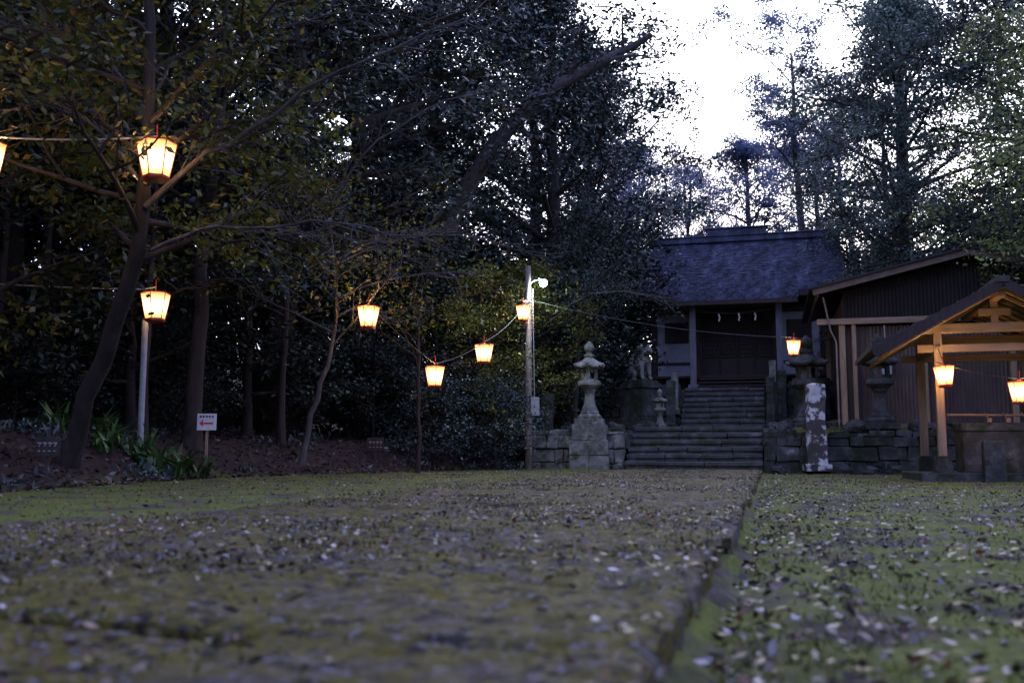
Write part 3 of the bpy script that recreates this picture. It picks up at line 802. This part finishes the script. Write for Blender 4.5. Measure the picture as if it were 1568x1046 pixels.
mb.box((0, -1.55, 2.72), (3.3, .18, .24), 0); mb.box((0, -1.55, 2.95), (2.9, .14, .1), 0)
for sx in (-1, 1): mb.box((sx*1.35, -.8, 2.75), (.14, 1.5, .16), 0)
mb.build('porch', [WOOD_D, WOODG], sh, bevel=.008)
def course_roof(mb, x0, x1, y0, z0, y1, z1, n, curve=.3, mi=0, th=.07, sway=.12):
    """stepped shingle courses rising from (y0,z0) eave to (y1,z1) ridge"""
    NX = 40
    def prof(t): return z0+(z1-z0)*((1-curve)*t+curve*t*t)
    for i in range(n):
        t0 = i/n; t1 = (i+1.25)/n
        ya, yb = y0+(y1-y0)*t0, y0+(y1-y0)*min(t1, 1)
        za, zb = prof(t0), prof(min(t1, 1))
        vs = []; fs = []
        for k in range(NX+1):
            x = x0+(x1-x0)*k/NX; e = sway*abs(2*k/NX-1)**3*(1-t0)
            j = random.uniform(-.03, .03)
            vs += [(x, ya+j, za+th+e+j), (x, yb, zb+e), (x, ya, za-.01+e)]
        for k in range(NX):
            a = 3*k; b = 3*(k+1)
            fs += [(a, b, b+1, a+1), (a+2, b+2, b, a)]
        mb.add(vs, fs, mi)
mb = MB()
RX = 3.5
course_roof(mb, -RX+.35, RX, -1.3, 3.08, 2.6, 5.6, 30)
course_roof(mb, -RX+.35, RX, 6.5, 3.08, 2.6, 5.6, 20)
course_roof(mb, -1.95, 1.95, -2.25, 2.72, -.9, 3.32, 9, .1, sway=.05)
mb.build('roof_shingles', [TILE], sh)
mb = MB()
def prof(t): return 3.08+(5.6-3.08)*(.7*t+.3*t*t)
for side, ye in ((0, -1.3), (1, 6.5)):
    n = 10
    for k in range(n):
        t0, t1 = k/n, (k+1)/n; ya, yb = ye+(2.6-ye)*t0, ye+(2.6-ye)*t1; za, zb = prof(t0)-.04, prof(t1)-.04
        mb.add([(-3.12, ya, za+.02), (3.45, ya, za+.02), (3.45, yb, zb+.02), (-3.12, yb, zb+.02)], [(0,1,2,3)])
        for xa, xb in ((-3.1, -3.2), (3.45, 3.55)):
            e0 = .12*(1-t0); e1 = .12*(1-t1)
            x0, x1 = xa, xb
            vs = [(x0, ya, za-.16+e0), (x1, ya, za-.16+e0), (x1, ya, za+.12+e0), (x0, ya, za+.12+e0), (x0, yb, zb-.16+e1), (x1, yb, zb-.16+e1), (x1, yb, zb+.12+e1), (x0, yb, zb+.12+e1)]
            mb.add(vs, [(0,1,2,3),(7,6,5,4),(0,4,5,1),(1,5,6,2),(2,6,7,3),(3,7,4,0)])
for i in range(32): mb.box((-3.0+i*.203, -.75, 3.16), (.05, 1.1, .07), 0, rx=.45)
mb.box((.17, -1.28, 3.02), (6.5, .09, .15), 0); mb.box((0, -2.22, 2.67), (3.85, .09, .14), 0)
mb.add([(-1.9, -2.2, 2.7), (1.9, -2.2, 2.7), (1.9, -.9, 3.28), (-1.9, -.9, 3.28)], [(0,1,2,3)])
for sx in (-1, 1):
    mb.add([(sx*2.75, -.2, 3.2), (sx*2.75, 5.4, 3.2), (sx*2.75, 2.6, 5.4)], [(0,1,2)])
mb.build('roof_timbers', [WOOD_D], sh)
mb = MB()
mb.box((.17, 2.6, 5.68), (6.6, .42, .2)); mb.box((.17, 2.6, 5.81), (6.7, .5, .06))
mb.box((0, 2.6, 5.95), (2.1, .36, .22)); mb.box((0, 2.6, 6.09), (2.25, .46, .07))
for x in (-3.15, 3.5): mb.box((x, 2.6, 5.76), (.12, .55, .42), top=.8)
mb.build('roof_ridge', [TILE], sh, bevel=.02)
mb = MB()
pts = [(-1.2+2.4*i/12, -1.7, 2.5-.12*math.sin(math.pi*i/12)) for i in range(13)]
mb.tube(pts, [.03]*13, 6)
for x in (-.5, .12, .62):
    for q in range(3): mb.box((x+.02*(q % 2), -1.74, 2.33-.08*q), (.045, .006, .08), 1, rz=.3)
mb.build('sacred_rope', [WOOD_D, WHITE], sh)

# ------------------------------------------------------------------ corrugated shed on the right terrace
sd = empty('corrugated_shed'); place(sd, 0, 26.2, .95)
def corrug(mb, a0, a1, y, z0, z1f, mi, pitch=.09, amp=.016, face='x'):
    n = int((a1-a0)/pitch*4); vs = []; fs = []
    for i in range(n+1):
        a = a0+(a1-a0)*i/n; d = amp*math.sin(2*math.pi*(a-a0)/pitch)
        zt = z1f(a) if callable(z1f) else z1f
        if face == 'x': vs += [(a, y+d, z0), (a, y+d, zt)]
        else: vs += [(y+d, a, z0), (y+d, a, zt)]
    for i in range(n): fs.append((2*i, 2*i+2, 2*i+3, 2*i+1))
    mb.add(vs, fs, mi)
AL, AR, AP = 2.0, 7.9, 4.95
rz_ = lambda a: 4.22-.235*abs(a-AP)
mb = MB()
corrug(mb, AL+.1, AR-.1, .12, .0, 2.6, 0)
corrug(mb, AL+.05, AR-.05, .02, 2.78, lambda a: rz_(a)-.06, 1)
corrug(mb, 0, 6, AL+.06, .0, 3.4, 0, face='y'); corrug(mb, 0, 6, AR-.06, .0, 3.4, 0, face='y')
mb.box((4.95, 6, 1.8), (5.8, .1, 3.4), 0)
mb.build('walls', [CORR, CORRD], sd)
mb = MB()
for a in (AL, 3.9, 5.9, AR): mb.box((a, .04, 1.35), (.15, .15, 2.72), 0)
mb.box((AL, 6, 1.7), (.15, .15, 3.3), 0)
mb.box((AL+.28, .0, 1.35), (.1, .1, 2.7), 0)
mb.build('posts', [TIMBER], sd, bevel=.008)
mb = MB()
mb.box((3.2, -.02, 2.72), (3.6, .16, .15), 0)
mb.build('beam', [TIMBERH], sd, bevel=.006)
mb = MB()
mb.box((4.95, -.02, .08), (5.9, .2, .16), 0)
AN = math.atan(.235)
for s in (-1, 1):
    L = 3.75
    mb.box((AP+s*L/2*math.cos(AN), -.55, 4.27-L/2*math.sin(AN)), (L, .05, .17), 0, ry=s*AN)
mb.box((1.42, 2.8, 3.38), (.05, 6.6, .15), 0)
mb.build('fascia', [pm('weathered_fascia', [(.3, (.09,.065,.05)), (.7, (.16,.12,.095))], 4, .7, .2, 20)], sd, bevel=.006)
mb = MB()
for s in (-1, 1):
    mb.box((AP+s*1.86, 2.8, 4.37-1.86*.235), (3.84, 6.9, .05), 0, ry=s*AN)
mb.box((AP, 2.8, 4.42), (.4, 6.9, .06), 0)
mb.build('roof', [CORRD], sd)
mb = MB()
mb.box((3.0, -.05, 1.55), (.26, .12, .36), 0)
mb.tube([(3.0, -.05, 1.7), (3.0, -.05, 2.6)], .015, 6)
mb.tube([(1.55, -.4, 3.3), (1.6, -.3, 3.1), (1.72, -.1, 2.5), (1.85, -.06, 2.2), (1.85, -.06, 0)], .025, 8, 1)
mb.build('meter_box_and_pipe', [METAL, CONC], sd, bevel=.006)

# ------------------------------------------------------------------ water pavilion (temizuya)
pv = empty('water_pavilion'); place(pv, 3.92, 18.35, -.1)
mb = MB()
mb.box((0, 1.0, .06), (2.6, 2.7, .18), 0, jit=.01)
for sx in (-1, 1):
    for yy in (0, 2.0):
        mb.box((sx*.92, yy, .28), (.30, .30, .30), 0, top=.75)
mb.build('foundation', [STONE_D], pv, bevel=.015)
mb = MB()
for sx in (-1, 1):
    for yy in (0, 2.0): mb.box((sx*.92, yy, 1.48), (.135, .135, 2.12), 0)
mb.box((0, 0, 2.86), (.12, .12, .46), 0)
mb.build('posts', [TIMBER], pv, bevel=.008)
mb = MB()
for yy in (0, 2.0):
    mb.box((0, yy, 2.60), (2.35, .14, .16), 0); mb.box((0, yy, 2.26), (2.5, .09, .13), 0)
    mb.box((0, yy-.04, 2.86), (.5, .07, .12), 0)
for sx in (-1, 0, 1): mb.box((sx*.92, 1.0, 2.72 if sx else 3.1), (.13, 3.3, .13), 0)
for sx in (-1, 1):
    mb.box((sx*.92, 1.0, 2.25), (.08, 2.2, .1), 0)
    for yy in np.linspace(-.6, 2.6, 9):
        L = 2.05; an = RAD(29)
        mb.box((sx*L/2*math.cos(an), yy, 3.17-L/2*math.sin(an)), (L, .06, .06), 0, ry=sx*an)
mb.build('beams_and_rafters', [TIMBERH], pv, bevel=.006)
mb = MB()
for sx in (-1, 1):
    n = 9; vs = []
    for k in range(n):
        t0 = k/n; t1 = (k+1.3)/n; an = RAD(29)
        x0 = sx*(2.05-2.05*t0); x1 = sx*(2.05-2.05*min(1, t1))
        z0 = 2.12+.1*(1-t0)**2+1.13*t0+.0; z1 = 2.12+1.13*min(1, t1)+.1*(1-min(1, t1))**2
        mb.add([(x0, -.75, z0), (x0, 2.75, z0), (x0, 2.75, z0+.09), (x0, -.75, z0+.09), (x1, -.75, z1+.03), (x1, 2.75, z1+.03), (x1, -.75, z1-.03), (x1, 2.75, z1-.03)],
               [(0,1,2,3), (3,2,5,4), (0,3,4,6), (1,7,5,2), (0,6,7,1)])
    L = 2.32; an = RAD(28.5)
    mb.box((sx*L/2*math.cos(an), -.78, 3.24-L/2*math.sin(an)), (L, .05, .15), 1, ry=sx*an)
mb.box((0, 1.0, 3.30), (.2, 3.65, .10), 0)
mb.build('roof', [SHINGB, WOOD_D], pv)
mb = MB()
mb.box((.35, .75, .5), (1.75, .8, .72), 0, jit=.01)
for c_, d_ in (((.35, .38, .92), (1.8, .12, .14)), ((.35, 1.12, .92), (1.8, .12, .14)), ((-.48, .75, .92), (.12, .64, .14)), ((1.18, .75, .92), (.12, .64, .14))): mb.box(c_, d_, 0)
mb.box((-.2, -.35, .3), (.34, .3, .75), 0, jit=.01, top=.92)
mb.build('stone_basin', [STONE_D], pv, bevel=.02, seg=2)
mb = MB()
mb.tube([(-.7, .75, 1.15), (1.2, .75, 1.12)], .022, 8)
for x in (-.1, .2, .5): 
    mb.tube([(x, .3, 1.04), (x+.02, .8, 1.18)], .01, 6); mb.lathe([(.035, 0), (.04, .07)], 10, c=(x, .28, 1.0))
mb.build('bamboo_rail_and_ladles', [TIMBERH], pv)

# ------------------------------------------------------------------ lanterns & lamps
def paper_lantern(x, y, z, s=1.0, rz=0, power=22, bracket=None):
    root = empty('paper_lantern')
    n = 6; rt, rb, h = .165, .105, .30
    mb = MB()
    V1 = []
    for r, zz in ((rb, -h/2), (rt, h/2)):
        for i in range(n): a = 2*math.pi*i/n; V1.append((r*math.cos(a), r*math.sin(a), zz))
    mb.add(V1, [(i, (i+1) % n, n+(i+1) % n, n+i) for i in range(n)])
    mb.build('paper', [PAPER], root)
    mb = MB()
    for i in range(n):
        mb.tube([tuple(np.array(V1[i])*1.02), tuple(np.array(V1[n+i])*1.02)], .0055, 4)
        mb.tube([V1[i], V1[(i+1) % n]], .007, 4); mb.tube([V1[n+i], V1[n+(i+1) % n]], .008, 4)
    mb.lathe([(rb*.95, -h/2-.035), (rb*1.08, -h/2-.02), (rb*1.05, -h/2-.005)], n)
    mb.tube([V1[n], (0, 0, h/2+.03), V1[n+3]], .007, 4); mb.tube([V1[n+1], (0, 0, h/2+.03), V1[n+4]], .007, 4)
    mb.tube([(0, 0, h/2+.03), (0, 0, h/2+.17)], .008, 6)
    mb.build('frame', [RED], root)
    mb = MB(); mb.lathe([(.012, -.06), (.036, -.045), (.05, 0), (.036, .04), (.014, .06)], 10)
    mb.build('bulb', [BULB], root, smooth=True)
    ld = bpy.data.lights.new('lamp', 'POINT'); ld.energy = power; ld.color = (1, .56, .20); ld.shadow_soft_size = .06
    lo = bpy.data.objects.new('lamp', ld); col.objects.link(lo); lo.parent = root; lo.location = (0, 0, .0)
    root.location = (x, y, z); root.rotation_euler = (random.uniform(-.06, .06), random.uniform(-.06, .06), rz); root.scale = (s, s, s)
    return root
lan = [(-3.67,10,3.37,1.2,.3,380),(-5.42,10,3.36,1.15,.1,330),(-5.14,14.2,2.47,1.25,.5,280),(-2.33,16,2.57,1.08,.2,240),(-1.32,17,1.68,1.08,.7,240),(-.54,19,2.28,1.08,.1,260),(.26,22.9,3.62,1.1,.4,260),(6.6,23.2,2.84,1.1,.2,170),(7.23,16.6,1.66,1.05,.3,190),(8.07,15.8,1.34,1.05,.6,150)]
for L in lan: paper_lantern(*L[:4], rz=L[4], power=L[5])
mb = MB(); root = empty('street_lamp_pole')
mb.lathe([(.085, -.2), (.08, 1.5), (.065, 4.75)], 12); mb.build('pole', [CONC], root, smooth=True)
mb = MB(); mb.tube([(.0, 0, 4.3), (.15, -.05, 4.40), (.3, -.1, 4.42)], .018, 6); mb.box((.33, -.08, 4.40), (.22, .14, .05), 0, ry=.2)
mb.box((.15, -.08, 1.45), (.2, .14, .42), 0); mb.tube([(.14, -.08, 1.6), (.1, -.08, 4.2)], .012, 6); mb.box((-.02, -.09, 3.9), (.2, .03, .03), 0)
for zz in (1.3, 2.6, 3.9): mb.lathe([(.088, 0), (.088, .04)], 12, c=(0, 0, zz))
mb.build('arm_and_boxes', [METAL], root, bevel=.004)
mb = MB(); mb.lathe([(.03, -.09), (.075, -.05), (.09, .0), (.07, .03)], 12, c=(.35, -.12, 4.33)); mb.build('led_globe', [LEDM], root, smooth=True)
ld = bpy.data.lights.new('led', 'POINT'); ld.energy = 130; ld.color = (.80, .93, 1); ld.shadow_soft_size = .05
lo = bpy.data.objects.new('led', ld); col.objects.link(lo); lo.parent = root; lo.location = (.38, -.24, 4.16)
root.location = (.38, 23.05, 0)
mb = MB(); mb.lathe([(.045, -.2), (.045, 1.75)], 10); mb.lathe([(.05, 1.6), (.05, 1.66)], 10); mb.tube([(0, 0, 1.7), (.12, -.15, 2.0), (.2, -.28, 2.02)], .012, 5)
o = mb.build('lantern_pole', [METAL], smooth=False); o.location = (-5.37, 14.45, .55)
def cable(name, pts, sag, r=.008, mat=CABLE):
    mb = MB()
    for p0, p1 in zip(pts[:-1], pts[1:]):
        p0, p1 = Vector(p0), Vector(p1); n = 14
        L = (p1-p0).length
        mb.tube([tuple(p0.lerp(p1, i/n)-Vector((0, 0, sag*L*4*(i/n)*(1-i/n)))) for i in range(n+1)], r, 4)
    return mb.build(name, [mat])
cable('lantern_cable', [(-9,9.6,3.9),(-5.42,10,3.62),(-3.67,10,3.62),(-3.9,10.45,3.75)], .02, .010, CABLEW)
cable('lantern_cable', [(-9.5,13.5,2.9),(-5.4,14.3,2.74),(-5.1,14.1,2.74)], .015, .009, CABLEW)
cable('lantern_cable', [(-2.9,16.3,2.75),(-2.33,16,2.78)], .02)
cable('lantern_cable', [(-2.33,16,2.78),(-1.32,17,1.9),(-.54,19,2.5),(.38,23,3.95),(6.6,23.2,3.08),(8.4,25.2,3.4)], .03)
cable('lantern_cable', [(7.23,16.9,1.92),(8.07,15.8,1.55),(9.5,15.2,2.0)], .03)
cable('lantern_cable', [(7.3,17.0,2.2),(7.23,16.6,1.87)], .0)

# ------------------------------------------------------------------ signs
def sign(name, x, y, z, w, h, post, arrow=True, mat=WHITE, rz=0):
    root = empty(name)
    mb = MB(); mb.box((0, .03, -post/2+h/2), (.035, .035, post), 0); mb.build('post', [TIMBER if arrow else WOOD_D], root)
    mb = MB(); mb.box((0, 0, 0), (w, .02, h), 0); mb.build('board', [mat], root, bevel=.003)
    mb = MB()
    if arrow:
        mb.box((.03*w/.3, -.013, -.02), (w*.5, .004, .028), 0)
        vs = [(-w*.38, -.015, -.02), (-w*.18, -.015, .035), (-w*.18, -.015, -.075), (-w*.38, -.011, -.02), (-w*.18, -.011, .035), (-w*.18, -.011, -.075)]
        mb.add(vs, [(0,1,2),(5,4,3),(0,3,4,1),(1,4,5,2),(2,5,3,0)])
        for i in range(5): mb.box((-w*.32+i*w*.16, -.013, h*.33), (w*.1, .004, h*.12), 1)
    else:
        for i in range(4):
            x0 = -w*.33+i*w*.21
            mb.box((x0, -.013, h*.18), (w*.13, .004, h*.05), 1); mb.box((x0+.01, -.014, h*.10), (w*.025, .004, h*.22), 1, ry=.5)
            mb.box((x0, -.013, -h*.22), (w*.10, .004, h*.04), 1)
    mb.build('lettering', [REDP, CABLE if arrow else METAL], root)
    root.location = (x, y, z); root.rotation_euler = (0, 0, rz)
sign('direction_sign', -4.8, 15.7, .86, .30, .26, .7)
sign('notice_board', -5.15, 11.1, .44, .26, .22, .4, False, WOOD_D, .15)
sign('notice_board', -2.75, 20.2, .56, .34, .26, .5, False, WOOD_D, .1)

# ------------------------------------------------------------------ world, sun, camera
w = bpy.data.worlds.new('World'); scene.world = w; w.use_nodes = True
nt = w.node_tree; nt.nodes.clear()
out = nt.nodes.new('ShaderNodeOutputWorld')
EL, AZ = RAD(9), math.atan2(.25, 1)
sky = nt.nodes.new('ShaderNodeTexSky'); sky.sky_type = 'NISHITA'; sky.sun_disc = False
sky.sun_elevation = EL; sky.sun_rotation = AZ
bg = N(nt, 'ShaderNodeBackground'); bg.inputs[1].default_value = .07
nt.links.new(sky.outputs[0], bg.inputs[0])
tc = N(nt, 'ShaderNodeTexCoord'); nrm = N(nt, 'ShaderNodeVectorMath', operation='NORMALIZE'); nt.links.new(tc.outputs['Generated'], nrm.inputs[0])
dt = N(nt, 'ShaderNodeVectorMath', operation='DOT_PRODUCT'); nt.links.new(nrm.outputs[0], dt.inputs[0])
dt.inputs[1].default_value = Vector((.24, 1, .38)).normalized()
mr = N(nt, 'ShaderNodeMapRange'); mr.interpolation_type = 'SMOOTHSTEP'; mr.inputs['From Min'].default_value = .55; mr.inputs['From Max'].default_value = 1.0
nt.links.new(dt.outputs['Value'], mr.inputs['Value'])
rr2 = ramp(nt, [(0, (.225,.26,.56)), (.5, (.56,.62,1.1)), (1, (.95,.95,1.08))]); nt.links.new(mr.outputs[0], rr2.inputs[0])
bg2 = N(nt, 'ShaderNodeBackground'); bg2.inputs[1].default_value = 3.9; nt.links.new(rr2.outputs[0], bg2.inputs[0])
ad = nt.nodes.new('ShaderNodeAddShader'); nt.links.new(bg.outputs[0], ad.inputs[0]); nt.links.new(bg2.outputs[0], ad.inputs[1])
nt.links.new(ad.outputs[0], out.inputs[0])
sl = bpy.data.lights.new('sun', 'SUN'); sl.energy = .4; sl.angle = RAD(25); sl.color = (1, .95, .92)
so = bpy.data.objects.new('sun', sl); col.objects.link(so)
d = Vector((math.sin(AZ)*math.cos(EL), math.cos(AZ)*math.cos(EL), math.sin(EL)))
so.rotation_euler = d.to_track_quat('Z', 'Y').to_euler()

cam = bpy.data.cameras.new('camera'); co = bpy.data.objects.new('camera', cam); col.objects.link(co)
co.location = (0, 0, .35); co.rotation_euler = (RAD(90+6.48), 0, 0)
cam.lens = 35; cam.sensor_width = 36; cam.clip_end = 1500; cam.clip_start = .05
cam.dof.use_dof = True; cam.dof.focus_distance = 21; cam.dof.aperture_fstop = 2.4
scene.camera = co
scene.view_settings.view_transform = 'Standard'; scene.view_settings.look = 'None'; scene.view_settings.exposure = 0
